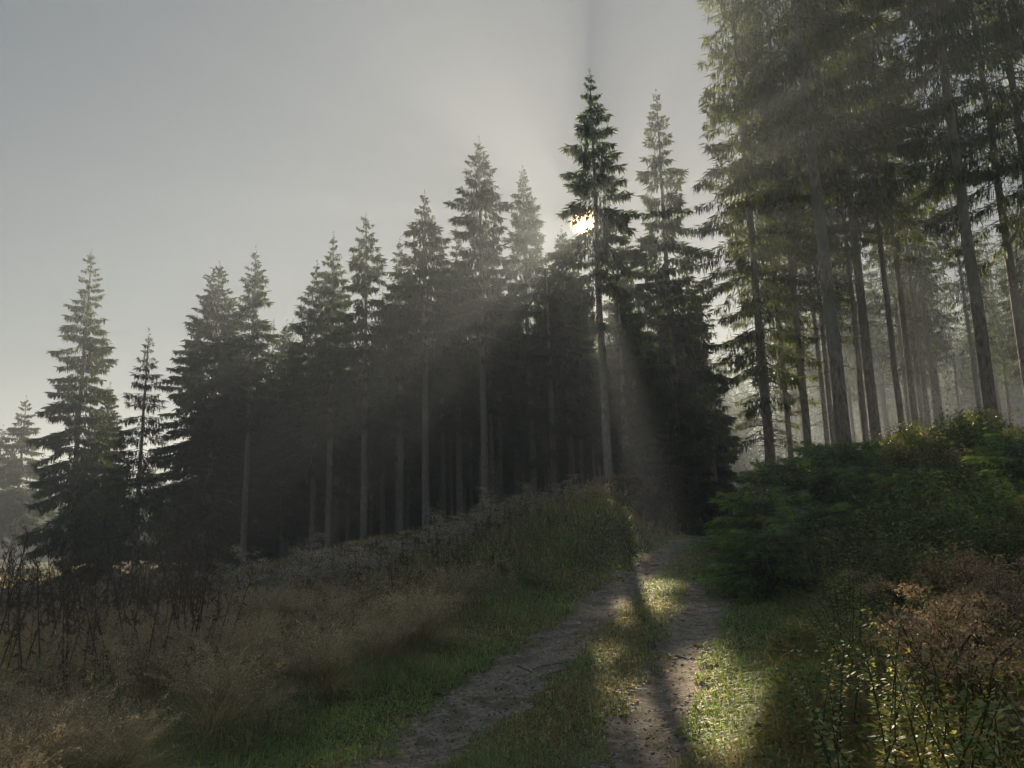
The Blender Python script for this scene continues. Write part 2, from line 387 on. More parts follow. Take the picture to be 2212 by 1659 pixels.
for k, (top, Yd, cb, Rw, st, lab) in enumerate(FR):
    kw = {'sparse': sparse, 'layer': dict(sparse, sp=1.15, nb=6, dens=120, miss=0.15), 'full': dict(sparse, miss=0.2, lowthin=0.15), 'open': dict(sparse, dens=90, miss=0.42, ew=0.06), 'dense': dense, 'thin': dict(sp=0.42, nb=7, dens=80, hang=0.6, el=0.26, ew=0.045, miss=0.08, droop=0.3, rb=0.13, dead=20, pw=0.8, up=0.7),
          'tallc': dict(sparse, nb=7, dens=120, miss=0.2, gap=True)}[st]
    kw = dict(kw); kw.setdefault('rb', 0.21)
    rv = random.Random(700 + k)            # every spruce grew differently
    kw['pw'] = kw.get('pw', .8) * rv.uniform(.85, 1.15); kw['cone'] = rv.uniform(.66, .95); kw['miss'] += rv.uniform(0, .1); kw['sp'] *= rv.uniform(.82, 1.2); kw['droop'] *= rv.uniform(.75, 1.35)
    front.append(place('spruce_tree', 100 + k, top, Yd, lab, cb, Rw * 1.2, GL, **kw))

# two lower dark young spruces right of the tall shaded ones, beside the track
for k, (top, Yd, Rw, lab) in enumerate([((1440, 905), 30, 1.3, 'low dark bushy spruce in the shadow behind the grassy mound'),
                                        ((1500, 960), 31, 1.2, 'low dark spruce closest to the track at the end of the mound'),
                                        ((1375, 930), 31, 1.3, 'low dark bushy spruce right behind the top of the mound')]):
    place('young_spruce', 300 + k, top, Yd, lab, 0.02, Rw, 'dark young spruces behind the mound', **dict(dense, rb=0.07, el=0.26, ew=0.06, dead=0, sp=0.3))

# fill rows inside the left forest
protoL = []
LD = 'slender straight spruce standing deep inside the shaded left forest'
for k in range(3):
    root = empty('spruce_tree', (0, 0, 0)); tag(root, LD, 'tree', 'spruces deep in the shaded forest')
    spruce_parts(400 + k, 20, 6.0 + 2 * k, 2.3, root, **dict(sparse, dens=30, ew=0.08, el=0.4, rb=0.17))
    protoL.append(root)
rf = random.Random(3)
pts = []
tries = 0
while len(pts) < 120 and tries < 9000:
    tries += 1
    x = rf.uniform(-30, 10); y = rf.uniform(40, 82)
    u = float(U(x, y))
    front_y = 53 - 0.38 * (x + 20) if x > -20 else 53
    if y < front_y + 2.5: continue
    if u > -3.0: continue
    if x < -20 - (y - 53) * 0.38 and y < 70: continue
    if any((x - a) ** 2 + (y - b) ** 2 < 5.5 for a, b in pts): continue
    pts.append((x, y))
used = [False] * 3
for k, (x, y) in enumerate(pts):
    q = k % 3; sc = rf.uniform(0.72, 0.92) * (1.08 + 0.12 * ss(-20, -10, x) - 0.34 * ss(-3, 5, x))
    if not used[q]:
        used[q] = True; o = protoL[q]; o.location = (x, y, Hf(x, y) - 0.15); o.scale = (sc,) * 3
    else: reuse(protoL[q], x, y, sc, rf.uniform(0, 6.28), LD, 'spruces deep in the shaded forest')

protoD = empty('spruce_tree', (0, 0, 0)); LDD = 'dense low-branched spruce closing the back of the shaded left forest'
tag(protoD, LDD, 'tree', 'low-branched spruces at the back of the left forest')
spruce_parts(450, 19, 0.5, 3.4, protoD, **dict(dense, rb=0.15))
kk = 0
for k in range(70):
    x = -24 + 50 * (k + rf.random()) / 70; y = 62 + rf.uniform(0, 24) - 0.2 * x
    if U(x, y) > -3.5: continue
    sc = rf.uniform(0.7, 0.95)
    if kk == 0: protoD.location = (x, y, Hf(x, y) - 0.15); protoD.scale = (sc,) * 3
    else: reuse(protoD, x, y, sc, rf.uniform(0, 6.28), LDD, 'low-branched spruces at the back of the left forest')
    kk += 1

# far left grove, in the haze
LF = 'hazy spruce of the sunlit grove beyond the field at far left'
for x, y in [(-47, 74), (-42, 80), (-53, 78), (-58, 82), (-38, 86), (-63, 76), (-50, 88), (-44, 92), (-68, 84), (-57, 92)]:
    reuse(protoL[rf.randrange(3)], x, y, rf.uniform(0.55, 0.72), rf.uniform(0, 6), LF, 'hazy spruces of the far left grove')

# ------------------------------------------------------------------ right forest
near = dict(sp=0.62, nb=6, dens=78, hang=0.7, el=0.3, ew=0.044, miss=0.32, col=(0.062, 0.082, 0.036), droop=0.36, dead=110, cone=0.45, lowthin=0.5, sides=14)
RT = [
 # base px, dist, height, crown base, radius, trunk r, label
 ((1820, 930), 24, 28, 0.36, 3.1, 0.27, 'tall thick grey trunked spruce, most prominent of the right forest'),
 ((1662, 1000), 27, 25, 0.12, 1.9, 0.2, 'dark foliaged spruce at the left end of the right forest, above the spruce thicket'),
 ((1708, 975), 31, 24, 0.3, 2.0, 0.13, 'thin dark trunk between the left end spruce and the grey trunked one'),
 ((1745, 975), 27, 25, 0.34, 2.2, 0.16, 'slim spruce trunk just left of the thick grey one'),
 ((1893, 940), 28, 27, 0.4, 2.6, 0.22, 'stout spruce trunk just right of the thick grey one'),
 ((1868, 930), 34, 25, 0.4, 2.2, 0.15, 'thinner spruce trunk tucked behind the stout one'),
 ((1950, 942), 31, 26, 0.36, 2.3, 0.15, 'dark slim spruce trunk, left of a close pair'),
 ((1982, 942), 33, 26, 0.36, 2.3, 0.17, 'dark slim spruce trunk, right of a close pair'),
 ((2142, 905), 23, 27, 0.36, 2.8, 0.22, 'leaning looking thick trunk near the right picture border'),
 ((2225, 850), 27, 27, 0.34, 2.8, 0.2, 'brown trunk at the right picture border'),
 ((2028, 942), 42, 25, 0.42, 2.4, 0.17, 'hazy trunk behind and right of the close pair'),
 ((1785, 950), 38, 25, 0.4, 2.3, 0.14, 'hazy trunk behind and left of the thick grey one'),
 ((1672, 985), 44, 24, 0.2, 2.3, 0.16, 'hazy spruce beside the bright track gap'),
 ((2300, 900), 25, 26, 0.3, 3.0, 0.2, 'large spruce just past the right picture border'),
]
right = []
for k, (b, Yd, Ht, cb, Rw, rb, lab) in enumerate(RT):
    p = at(b[0], b[1], Yd); z = Hf(p[0], p[1]) - 0.15
    root = empty('spruce_tree', (p[0], p[1], z)); tag(root, lab, 'tree', 'tall spruces of the right forest')
    spruce_parts(500 + k, Ht, cb * 0.92 * Ht, Rw * 1.08, root, **dict(near, rb=rb * 0.84, sp=0.55 + 0.03 * (k % 5), droop=0.3 + 0.03 * (k * 3 % 5)))
    right.append(root)
protoR = []
LR = 'distant straight spruce trunk fading into sunlit haze in the right forest'
for k in range(3):
    root = empty('spruce_tree', (0, 0, 0)); tag(root, LR, 'tree', 'distant hazy trunks of the right forest')
    spruce_parts(600 + k, 24, 7.5 + 1.5 * k, 2.3, root, **dict(sparse, dens=26, ew=0.075, el=0.4, rb=0.17, dead=30))
    protoR.append(root)
pts = []; tries = 0
while len(pts) < 74 and tries < 9000:
    tries += 1
    y = rf.uniform(36, 105); x = rf.uniform(10, 75)
    u = float(U(x, y))
    if u < 4.0 or x > 0.95 * y: continue
    if any((x - a) ** 2 + (y - b) ** 2 < 11 for a, b in pts): continue
    pts.append((x, y))
used = [False] * 3
for k, (x, y) in enumerate(pts):
    q = k % 3; sc = rf.uniform(0.66, 0.9)
    if not used[q]:
        used[q] = True; protoR[q].location = (x, y, Hf(x, y) - 0.15); protoR[q].scale = (sc,) * 3
    else: reuse(protoR[q], x, y, sc, rf.uniform(0, 6.28), LR, 'distant hazy trunks of the right forest')

# far wood that closes the view: one mass
def far_wood():
    g = G(); r = np.random.default_rng(9); n = 520
    x = r.uniform(-150, 150, n); y = r.uniform(112, 165, n)
    keep = np.ones(n, bool); x, y = x[keep], y[keep]; n = len(x); z = H(x, y); hh = r.uniform(11, 19, n) * np.where(x < -5, 0.6, 1.7)
    P = np.stack([np.stack([x, y, z - 0.5], 1), np.stack([x, y, z + hh], 1)], 1)
    tubes(g, P, np.stack([np.full(n, 0.2), np.full(n, 0.02)], 1), 5, (0.16, 0.13, 0.11))
    k = 900; m = n * k; i = np.repeat(np.arange(n), k); t = r.random(m) ** 0.6
    a = r.uniform(0, 6.28, m); rad = (2.6 * t ** 0.7) * r.random(m) ** 0.5
    b = np.stack([x[i] + np.cos(a) * rad, y[i] + np.sin(a) * rad, z[i] + hh[i] * (1 - 0.97 * t) - 0.15 * rad], 1)
    d = np.stack([np.cos(a) * .5, np.sin(a) * .5, -r.random(m)], 1)
    diamonds(g, b, d, r.uniform(.5, 1.1, m), r.uniform(.15, .35, m), np.array([0.05, 0.075, 0.042]) * r.uniform(.7, 1.3, (m, 1)), r)
    tag(g.build('distant_wood', M_NEEDLE), kind='stuff', label='distant spruce wood closing the view behind the forest', cat='wood')
far_wood()

# young spruce thicket on the bank
yl = ['bushy young spruce at the left tip of the thicket overhanging the track', 'tallest young spruce of the thicket with a bare leader',
      'dark young spruce in the middle of the thicket', 'rounded young spruce at the foot of the thick grey trunk',
      'low young spruce at the front of the thicket above the grass verge', 'young spruce behind the thicket near the slim trunks',
      'wide young spruce at the right end of the thicket', 'young spruce below the leaning looking trunk at the right border',
      'young spruce with pale green tips at the right picture border', 'small young spruce in front of the wide one',
      'small dark young spruce filling the thicket foot', 'young spruce between the middle one and the rounded one']
ys = [((1640, 1030), 13.5, 1.1), ((1665, 985), 16, 1.0), ((1700, 985), 14.5, 1.3), ((1800, 945), 16.5, 1.4), ((1650, 1120), 12, 0.9),
      ((1850, 965), 19, 1.3), ((1890, 990), 15, 1.2), ((2130, 935), 16, 1.5), ((2205, 925), 13.5, 1.2), ((1960, 1010), 13.5, 1.1), ((1750, 1070), 12.3, 1.0), ((1765, 1000), 14.5, 1.2)]
for k, ((tp, Yd, Rw), lab) in enumerate(zip(ys, yl)):
    place('young_spruce', 700 + k, tp, Yd, lab, 0.0, Rw * 1.15, 'young spruces of the thicket on the bank',
          rb=0.045, sp=0.14, nb=9, dens=150, hang=0.1, el=0.15, ew=0.034, miss=0.0, droop=0.14, dead=0, up=0.75, cone=0.8, pw=0.6, lowthin=0.0, col=(0.12, 0.19, 0.1))


# ------------------------------------------------------------------ grass and ground cover (stuff)
def polar(n, r0, r1, a0=-52, a1=52, p=1.0, r=rng):
    rr = r0 * (r1 / r0) ** (r.random(n) ** p); a = np.radians(r.uniform(a0, a1, n))
    return rr * np.sin(a), rr * np.cos(a), rr
def pos(x, y, dz=-0.01): return np.stack([x, y, H(x, y) + dz], 1)
def pick(n, pal, wts, r=rng, var=0.25):
    pal = np.array(pal, float); k = r.choice(len(pal), n, p=np.array(wts) / np.sum(wts))
    return pal[k] * (1 + var * r.normal(size=(n, 1))).clip(0.4, 1.7)
GREEN = (0.22, 0.34, 0.13); GREEN2 = (0.32, 0.42, 0.16); OLIVE = (0.33, 0.32, 0.15); STRAW = (0.58, 0.47, 0.3); BROWN = (0.4, 0.28, 0.17)

def mk_verge():
    g = G(); n = 720000
    x, y, rr = polar(n, 3.6, 34)
    u = U(x, y); au = np.abs(u)
    e = (vnoise(x, y, 0.35, 5) - 0.5) * 0.34 + (vnoise(x, y, 0.12, 6) - 0.5) * 0.26
    inrut = (np.abs(u - 0.75) < 0.29 + e) | (np.abs(u + 0.74) < 0.33 + e)
    sparsek = rng.random(n) < 0.05 + 0.25 * ss(0.6, 0.8, vnoise(x, y, 0.5, 77))
    keep = (~inrut | sparsek) & (u > -2.3 - 1.0 * vnoise(x, y, 1.5, 7)) & (u < 2.1 + 0.7 * vnoise(x, y, 1.3, 8))
    x, y, rr, u, inr = x[keep], y[keep], rr[keep], u[keep], inrut[keep]; n = len(x)
    mid = np.abs(u) < 0.5
    pn = vnoise(x, y, 0.8, 12)
    h = np.where(mid, 0.04 + 0.05 * pn, 0.035 + 0.075 * pn) * rng.uniform(0.5, 1.5, n); h = np.where(inr, 0.02 + 0.02 * rng.random(n), h)
    h *= 1 + 0.7 * np.clip(np.abs(u) - 1.3, 0, 2)
    wd = (0.0025 + 0.0009 * rr) * rng.uniform(0.7, 1.4, n)
    dryp = vnoise(x, y, 1.1, 13)
    c = pick(n, [GREEN, GREEN2, OLIVE], [5, 3, 1]); d = pick(n, [OLIVE, STRAW, BROWN], [5, 2, 1.5])
    c = np.where((rng.random(n) < np.clip((dryp - 0.35) * 1.4, 0.08, 0.8))[:, None], d, c)
    blades(g, pos(x, y), h, wd, rng.uniform(0.1, 1.5, n), c, rng)
    tag(g.build('verge_grass', M_GRASS), kind='stuff', label='short green grass on the track verges and middle strip', cat='grass')
mk_verge()

def mk_tan():
    """tall dry grass with airy seed heads, left foreground and mound"""
    g = G(); n = 230000
    x, y, rr = polar(n, 2.6, 32, -56, 20)
    u = U(x, y)
    keep = (u < -2.1 + 0.9 * (vnoise(x, y, 1.2, 20) - 0.5)) | ((y > 15) & (u < -1.35) & (rng.random(n) < 0.8))
    x, y, rr, u = x[keep], y[keep], rr[keep], u[keep]; n = len(x)
    pn = vnoise(x, y, 1.6, 21); wn = vnoise(x, y, 3.0, 22)
    h = (0.16 + 0.36 * pn ** 1.5) * rng.uniform(0.5, 1.3, n); h *= 0.5 + 0.5 * ss(-2.2, -3.6, u)
    wd = (0.003 + 0.0009 * rr) * rng.uniform(0.6, 1.3, n)
    c1 = pick(n, [STRAW, (0.48, 0.41, 0.24), BROWN], [5, 4, 1]); c2 = pick(n, [OLIVE, (0.2, 0.25, 0.1), GREEN], [4, 4, 2])
    c = np.where((rng.random(n) < np.clip(0.15 + 1.0 * (wn - 0.3), 0.1, 0.85))[:, None], c1, c2)
    blades(g, pos(x, y), h, wd, rng.uniform(0.2, 1.5, n), c, rng)
    # seed heads
    m = 5500; k = rng.choice(n, m, p=(wn ** 2.5) / np.sum(wn ** 2.5))
    bx, by = x[k], y[k]; hh = rng.uniform(0.4, 0.72, m); az = rng.uniform(0, 6.28, m); ln = rng.uniform(0.15, 0.6, m)
    s = np.linspace(0, 1, 4)
    ld = np.stack([np.cos(az), np.sin(az), 0 * az], 1)
    P = pos(bx, by)[:, None] + ld[:, None] * (ln * hh)[:, None, None] * (s ** 2)[None, :, None] + np.array([0, 0, 1.0]) * (hh[:, None] * (s - 0.25 * ln[:, None] * s ** 3))[:, :, None]
    tubes(g, P, np.broadcast_to((0.0012 + 0.00025 * rr[k])[:, None] * (1 - 0.5 * s)[None], (m, 4)), 3, (0.3, 0.23, 0.13))
    q = 22; kk = np.repeat(np.arange(m), q); f = rng.random(m * q)
    tip = P[kk, 3]; dirv = unit(P[:, 3] - P[:, 2])[kk]
    base = tip - dirv * (0.2 * f)[:, None] + rng.normal(size=(m * q, 3)) * (0.006 + 0.035 * f)[:, None]
    cc = pick(m * q, [(0.6, 0.5, 0.34), (0.5, 0.42, 0.27), (0.62, 0.48, 0.36), (0.36, 0.36, 0.2)], [1, 1, 1, 1])
    rk = rr[k][kk]
    diamonds(g, base, dirv + rng.normal(size=(m * q, 3)) * 0.6, 0.014 + 0.0012 * rk, 0.003 + 0.0005 * rk, cc, rng)
    tag(g.build('dry_tall_grass', M_DRY), kind='stuff', label='tall straw-coloured grass with airy seed heads left of the track', cat='grass')
mk_tan()

def mk_right():
    g = G(); n = 420000
    x, y, rr = polar(n, 2.4, 26, 5, 58)
    u = U(x, y); keep = u > 1.8 + 0.8 * (vnoise(x, y, 0.9, 30) - 0.5)
    x, y, rr, u = x[keep], y[keep], rr[keep], u[keep]; n = len(x)
    pn = vnoise(x, y, 1.0, 31); wn = vnoise(x, y, 1.4, 32)
    h = (0.18 + 0.34 * pn) * rng.uniform(0.5, 1.3, n) * (0.6 + 0.4 * ss(2, 3.2, u))
    wd = (0.003 + 0.0009 * rr) * rng.uniform(0.6, 1.5, n)
    c1 = pick(n, [STRAW, (0.42, 0.35, 0.14), BROWN], [3, 4, 2]); c2 = pick(n, [OLIVE, (0.2, 0.26, 0.09), GREEN], [4, 4, 3])
    c = np.where((rng.random(n) < np.clip(0.2 + 0.9 * (wn - 0.4), 0.1, 0.7))[:, None], c1, c2)
    blades(g, pos(x, y), h, wd, rng.uniform(0.2, 1.6, n), c, rng)
    # low leafy understorey
    m = 90000; k = rng.integers(0, n, m)
    b = pos(x[k] + rng.normal(0, .05, m), y[k] + rng.normal(0, .05, m)); b[:, 2] += rng.random(m) * (0.12 + 0.3 * pn[k])
    cc = pick(m, [(0.15, 0.23, 0.08), (0.25, 0.27, 0.1), (0.34, 0.22, 0.12)], [5, 3, 1.5])
    dd = rng.normal(size=(m, 3)); dd[:, 2] *= 0.4
    diamonds(g, b, dd, (0.035 + 0.0015 * rr[k]) * rng.uniform(0.6, 1.5, m), (0.015 + 0.0012 * rr[k]), cc, rng)
    tag(g.build('bank_undergrowth', M_GRASS), kind='stuff', label='mixed yellowing grass and low leaves on the right bank', cat='undergrowth')
mk_right()

def mk_floor():
    """litter, low bilberry and moss tufts farther off"""
    g = G(); n = 150000
    x, y, rr = polar(n, 14, 95, -56, 50)
    u = U(x, y); keep = (np.abs(u) > 1.3) & ((u < -3) | (u > 2) | (y > 22))
    x, y, rr, u = x[keep], y[keep], rr[keep], u[keep]; n = len(x)
    h = (0.15 + 0.35 * vnoise(x, y, 2.5, 41)) * rng.uniform(0.4, 1.3, n)
    wn = vnoise(x, y, 6, 42)
    c = np.where((rng.random(n) < wn)[:, None], pick(n, [STRAW, OLIVE, BROWN], [2, 3, 2]), pick(n, [(0.1, 0.12, 0.05), (0.07, 0.1, 0.045)], [1, 1]))
    blades(g, pos(x, y), h, 0.004 + 0.0011 * rr * rng.uniform(0.6, 1.4, n), rng.uniform(0.2, 1.3, n), c, rng)
    tag(g.build('forest_floor_growth', M_GRASS), kind='stuff', label='low growth and grass of the clearing and forest floor', cat='undergrowth')
mk_floor()

def mk_pebbles():
    g = G(); n = 42000
    x, y, rr = polar(n, 3.6, 22, -35, 35)
    u = U(x, y); keep = (np.abs(u - 0.73) < 0.4) | (np.abs(u + 0.72) < 0.45)
    x, y, rr = x[keep], y[keep], rr[keep]; n = len(x)
    s = (0.003 + 0.0005 * rr) * np.minimum(rng.lognormal(0, 0.65, n), 4)
    c = pos(x, y, 0.014)
    ax = unit(rng.normal(size=(n, 3))); a2 = unit(np.cross(ax, rng.normal(size=(n, 3)))); a3 = np.cross(ax, a2)
    V = np.stack([c + ax * s[:, None] * 1.3, c - ax * s[:, None] * 1.2, c + a2 * s[:, None], c - a2 * s[:, None], c + a3 * s[:, None] * .8, c - a3 * s[:, None] * .8], 1)
    T = np.array([[0, 2, 4], [2, 1, 4], [1, 3, 4], [3, 0, 4], [2, 0, 5], [1, 2, 5], [3, 1, 5], [0, 3, 5]])
    F = (np.arange(n)[:, None, None] * 6 + T[None]).reshape(-1, 3)
    cc = pick(n, [(0.4, 0.36, 0.33), (0.3, 0.26, 0.23), (0.55, 0.52, 0.48)], [4, 4, 1])
    g.add(V, F, np.repeat(cc, 6, axis=0))
    tag(g.build('loose_gravel', M_PEBBLE), kind='stuff', label='loose pebbles scattered in the two wheel ruts', cat='gravel')
mk_pebbles()

def mk_litter():
    g = G(); n = 60000
    x, y, rr = polar(n, 3.6, 28, -48, 45); u = U(x, y); keep = (np.abs(u) < 3.2) & (vnoise(x, y, 0.4, 50) + 0.35 * rng.random(n) > 0.62); x, y, rr = x[keep], y[keep], rr[keep]; n = len(x)
    b = pos(x, y, 0.022); d = rng.normal(size=(n, 3)); d[:, 2] = np.abs(d[:, 2]) * 0.25
    c = pick(n, [(0.12, 0.085, 0.055), (0.2, 0.14, 0.08), (0.3, 0.24, 0.14), (0.16, 0.2, 0.08)], [4, 3, 2, 3])
    diamonds(g, b, d, (0.012 + 0.0012 * rr) * rng.uniform(.6, 2.2, n), (0.005 + 0.0008 * rr) * rng.uniform(.6, 1.5, n), c, rng, fold=np.tile([0, 0, 1.0], (n, 1)) + 0.4 * rng.normal(size=(n, 3)))
    tag(g.build('leaf_litter', M_DRY), kind='stuff', label='bits of dead leaf, needles and moss strewn over the track', cat='litter')
mk_litter()
# ------------------------------------------------------------------ single plants
def weed_proto(seed, Hh, kind):
    r = np.random.default_rng(seed)
    rust = kind == 'rust'; herb = kind == 'herb'; kind = {'rust': 'umbel', 'herb': 'leafy'}.get(kind, kind)
    root = empty('rusty_weed' if rust else 'field_herb' if herb else {'leafy': 'leafy_weed', 'umbel': 'dried_weed', 'stalk': 'dark_weed_stalk'}[kind])
    gs = G(); gl = G()
    ns = {'leafy': 4, 'umbel': 4, 'stalk': 2}[kind]
    for q in range(ns):
        a = r.uniform(0, 6.28); sp = r.uniform(0.02, 0.28 if kind != 'stalk' else 0.12); hh = Hh * r.uniform(0.65, 1.0)
        s = np.linspace(0, 1, 6)
        bx, by = r.uniform(-.1, .1, 2)
        P = np.stack([bx + np.cos(a) * sp * s ** 1.5, by + np.sin(a) * sp * s ** 1.5, hh * s], -1)
        sc = {'leafy': (0.12, 0.13, 0.05), 'umbel': (0.13, 0.09, 0.06), 'stalk': (0.07, 0.055, 0.045)}[kind]
        tubes(gs, P[None], (0.006 if kind != 'stalk' else 0.0085) * (1 - 0.65 * s)[None], 4, sc)
        def pt(f): return np.stack([np.interp(f, s, P[:, i]) for i in range(3)], -1)
        if kind == 'leafy':
            m = int(46 * hh / 0.8 * 2); f = r.uniform(0.15, 1, m); az = r.uniform(0, 6.28, m)
            d = np.stack([np.cos(az), np.sin(az), r.uniform(-0.5, 0.5, m)], 1)
            cc = pick(m, [(0.24, 0.32, 0.14), (0.42, 0.43, 0.18), (0.52, 0.42, 0.22)], [5, 3, 1.2], r)
            diamonds(gl, pt(f) + d * 0.01, d, r.uniform(0.028, 0.065, m) * (1.3 - 0.6 * f), r.uniform(0.011, 0.022, m), cc, r, fold=np.tile([0, 0, 1.0], (m, 1)) + 0.5 * r.normal(size=(m, 3)))
        else:
            # side branchlets with heads
            m = 9 if kind == 'umbel' else 6
            f = r.uniform(0.55, 1, m); f[0] = 1; az = r.uniform(0, 6.28, m); L = (0.2 if kind == 'umbel' else 0.12) * (1.35 - f) * r.uniform(.6, 1.3, m) + 0.04
            ss_ = np.linspace(0, 1, 4); p0 = pt(f)
            Q = p0[:, None] + np.stack([np.cos(az), np.sin(az), 0 * az], 1)[:, None] * (L[:, None] * ss_ * 0.8)[..., None] + np.array([0, 0, 1.0]) * (L[:, None] * ss_ ** 0.8)[..., None]
            tubes(gs, Q, np.full((m, 4), 0.003), 3, sc)
            tips = Q[:, -1]
            if kind == 'umbel':
                k = 60; idx = np.repeat(np.arange(m), k); off = r.normal(size=(m * k, 3)) * [0.042, 0.042, 0.014]
                cc = pick(m * k, [(0.48, 0.35, 0.23), (0.6, 0.49, 0.35), (0.28, 0.2, 0.13)] if rust else [(0.62, 0.6, 0.54), (0.42, 0.38, 0.31), (0.25, 0.2, 0.14)], [5, 3, 2], r)
                diamonds(gl, tips[idx] + off, r.normal(size=(m * k, 3)), r.uniform(0.012, 0.028, m * k), r.uniform(0.006, 0.012, m * k), cc, r)
            else:
                k = 18; idx = np.repeat(np.arange(m), k); off = r.normal(size=(m * k, 3)) * 0.009
                cc = pick(m * k, [(0.1, 0.08, 0.06), (0.2, 0.16, 0.12)], [3, 1], r)
                diamonds(gl, tips[idx] + off, r.normal(size=(m * k, 3)), r.uniform(0.01, 0.02, m * k), r.uniform(0.006, 0.011, m * k), cc, r)
            mm = 26 if kind == 'umbel' else 12
            f = r.uniform(0.1, 0.85, mm); az = r.uniform(0, 6.28, mm)
            cc = pick(mm, [(0.16, 0.14, 0.07), (0.13, 0.1, 0.06), (0.12, 0.15, 0.06)], [2, 2, 2], r) if kind == 'umbel' else pick(mm, [(0.12, 0.09, 0.065)], [1], r)
            diamonds(gl, pt(f), np.stack([np.cos(az), np.sin(az), r.uniform(-1.6, -0.1, mm)], 1), r.uniform(0.05, 0.11, mm), r.uniform(0.012, 0.03, mm), cc, r)
    gs.build('stem', M_DRY if kind != 'leafy' else M_LEAF, root)
    gl.build({'leafy': 'leaves', 'umbel': 'dry_foliage', 'stalk': 'dry_foliage'}[kind], M_LEAF if kind == 'leafy' else M_DRY, root)
    return root

def scatter(kind, n, hh, region, label, group, cat, seed, sc=(0.7, 1.15), nproto=4, md=0.15):
    r = random.Random(seed); protos = [weed_proto(seed * 10 + q, hh, kind) for q in range(nproto)]
    for p in protos: tag(p, label, cat, group)
    got = []; t = 0
    while len(got) < n and t < 60000:
        t += 1; x, y = region(r)
        if x is None: continue
        if any((x - a) ** 2 + (y - b) ** 2 < md * md for a, b in got): continue
        got.append((x, y))
    for k, (x, y) in enumerate(got):
        o = protos[k] if k < nproto else copy_tree(protos[k % nproto])
        s = r.uniform(*sc); o.location = (x, y, Hf(x, y) - 0.02); o.scale = (s, s, s * r.uniform(0.85, 1.15))
        q_ = .28 if kind == 'stalk' else .12; o.rotation_euler = (r.uniform(-q_, q_), r.uniform(-q_, q_), r.uniform(0, 6.28))

def pol(r, r0, r1, a0, a1):
    d = r0 * (r1 / r0) ** r.random(); a = math.radians(r.uniform(a0, a1)); return d * math.sin(a), d * math.cos(a)
def reg_right(r):
    x, y = pol(r, 3.0, 15, 14, 48); u = float(U(x, y)); return (x, y) if u > 1.95 + 0.6 * r.random() else (None, None)
scatter('leafy', 250, 0.75, reg_right, 'leafy yellow-green weed on the right bank beside the track', 'leafy weeds on the right bank', 'weed', 21, sc=(0.6, 1.25), nproto=7)
def reg_umb_l(r):
    x, y = pol(r, 12, 26, -42, 6); u = float(U(x, y)); return (x, y) if u < -3.2 and vnoise(x, y, 1.7, 95) > 0.42 else (None, None)
scatter('umbel', 170, 1.05, reg_umb_l, 'dried weed with pale fluffy heads on the slope left of the track', 'dried pale-headed weeds left of the track', 'weed', 31)
def reg_umb_r(r):
    x, y = pol(r, 5, 12, 22, 42); u = float(U(x, y)); return (x, y) if 2.6 < u < 6 and vnoise(x, y, 1.5, 90) > 0.45 else (None, None)
scatter('rust', 20, 0.75, reg_umb_r, 'rusty brown dried weed among the right bank weeds', 'rusty dried weeds right of the track', 'weed', 33, nproto=4)
def reg_left(r):
    x, y = pol(r, 4.5, 17, -44, -8); u = float(U(x, y)); return (x, y) if u < -3.4 else (None, None)
scatter('herb', 200, 0.7, reg_left, 'low green leafy weed in the left field', 'leafy weeds in the left field', 'weed', 51, sc=(0.6, 1.1))
def reg_mound(r):
    x = r.uniform(-3.5, 4.2); y = r.uniform(13, 23); u = float(U(x, y)); return (x, y) if u < -1.7 else (None, None)
scatter('herb', 85, 0.8, reg_mound, 'bushy olive-green weed on the mound left of the track', 'weeds on the mound', 'weed', 61, sc=(0.7, 1.2), md=0.3)
def reg_stalk(r):
    x, y = pol(r, 8, 14, -36, -21); return (x, y) if vnoise(x, y, 0.8, 91) > 0.3 + 0.9 * abs(x / y + 0.5) else (None, None)
scatter('stalk', 110, 1.25, reg_stalk, 'dark bare weed stalk with blackened seed heads in the left field', 'dark weed stalks in the left field', 'weed', 41, sc=(0.7, 1.2))

def tussock(seed, root, Hh):
    r = np.random.default_rng(seed); g = G(); n = 520
    a = r.uniform(0, 6.28, n); d = 0.13 * np.sqrt(r.random(n)); b = np.stack([np.cos(a) * d, np.sin(a) * d, 0 * a - 0.02], 1)
    blades(g, b, Hh * r.uniform(.35, .9, n), r.uniform(.003, .006, n), r.uniform(.5, 1.9, n), pick(n, [(.68, .56, .36), (0.52, 0.45, 0.24), OLIVE, (0.36, 0.42, 0.17)], [3, 3, 2, 2], r), r, curl=.8)
    g.build('leaf_blades', M_DRY, root)
    g = G(); m = 46; az = r.uniform(0, 6.28, m); ln = r.uniform(.2, .8, m); hh = Hh * r.uniform(.8, 1.3, m); s = np.linspace(0, 1, 6)
    ld = np.stack([np.cos(az), np.sin(az), 0 * az], 1)
    P = ld[:, None] * (.05 + (ln * hh)[:, None] * s ** 2)[:, :, None] + np.array([0, 0, 1.0]) * (hh[:, None] * (s - .3 * ln[:, None] * s ** 3))[:, :, None]
    tubes(g, P, np.broadcast_to(.0022 * (1 - .6 * s), (m, 6)), 3, (.45, .36, .2))
    q = 60; kk = np.repeat(np.arange(m), q); f = r.random(m * q); dv = unit(P[:, 5] - P[:, 4])[kk]
    base = P[kk, 5] - dv * (.24 * hh[kk] / .6 * f)[:, None] + r.normal(size=(m * q, 3)) * (.004 + .035 * f)[:, None]
    diamonds(g, base, dv + r.normal(size=(m * q, 3)) * .6, r.uniform(.012, .028, m * q), r.uniform(.003, .006, m * q), pick(m * q, [(.72, .61, .45), (.58, .5, .35)], [1, 1], r), r)
    g.build('flower_heads', M_DRY, root)
tp_ = []
TL = 'straw-coloured grass tussock with feathery heads left of the track'
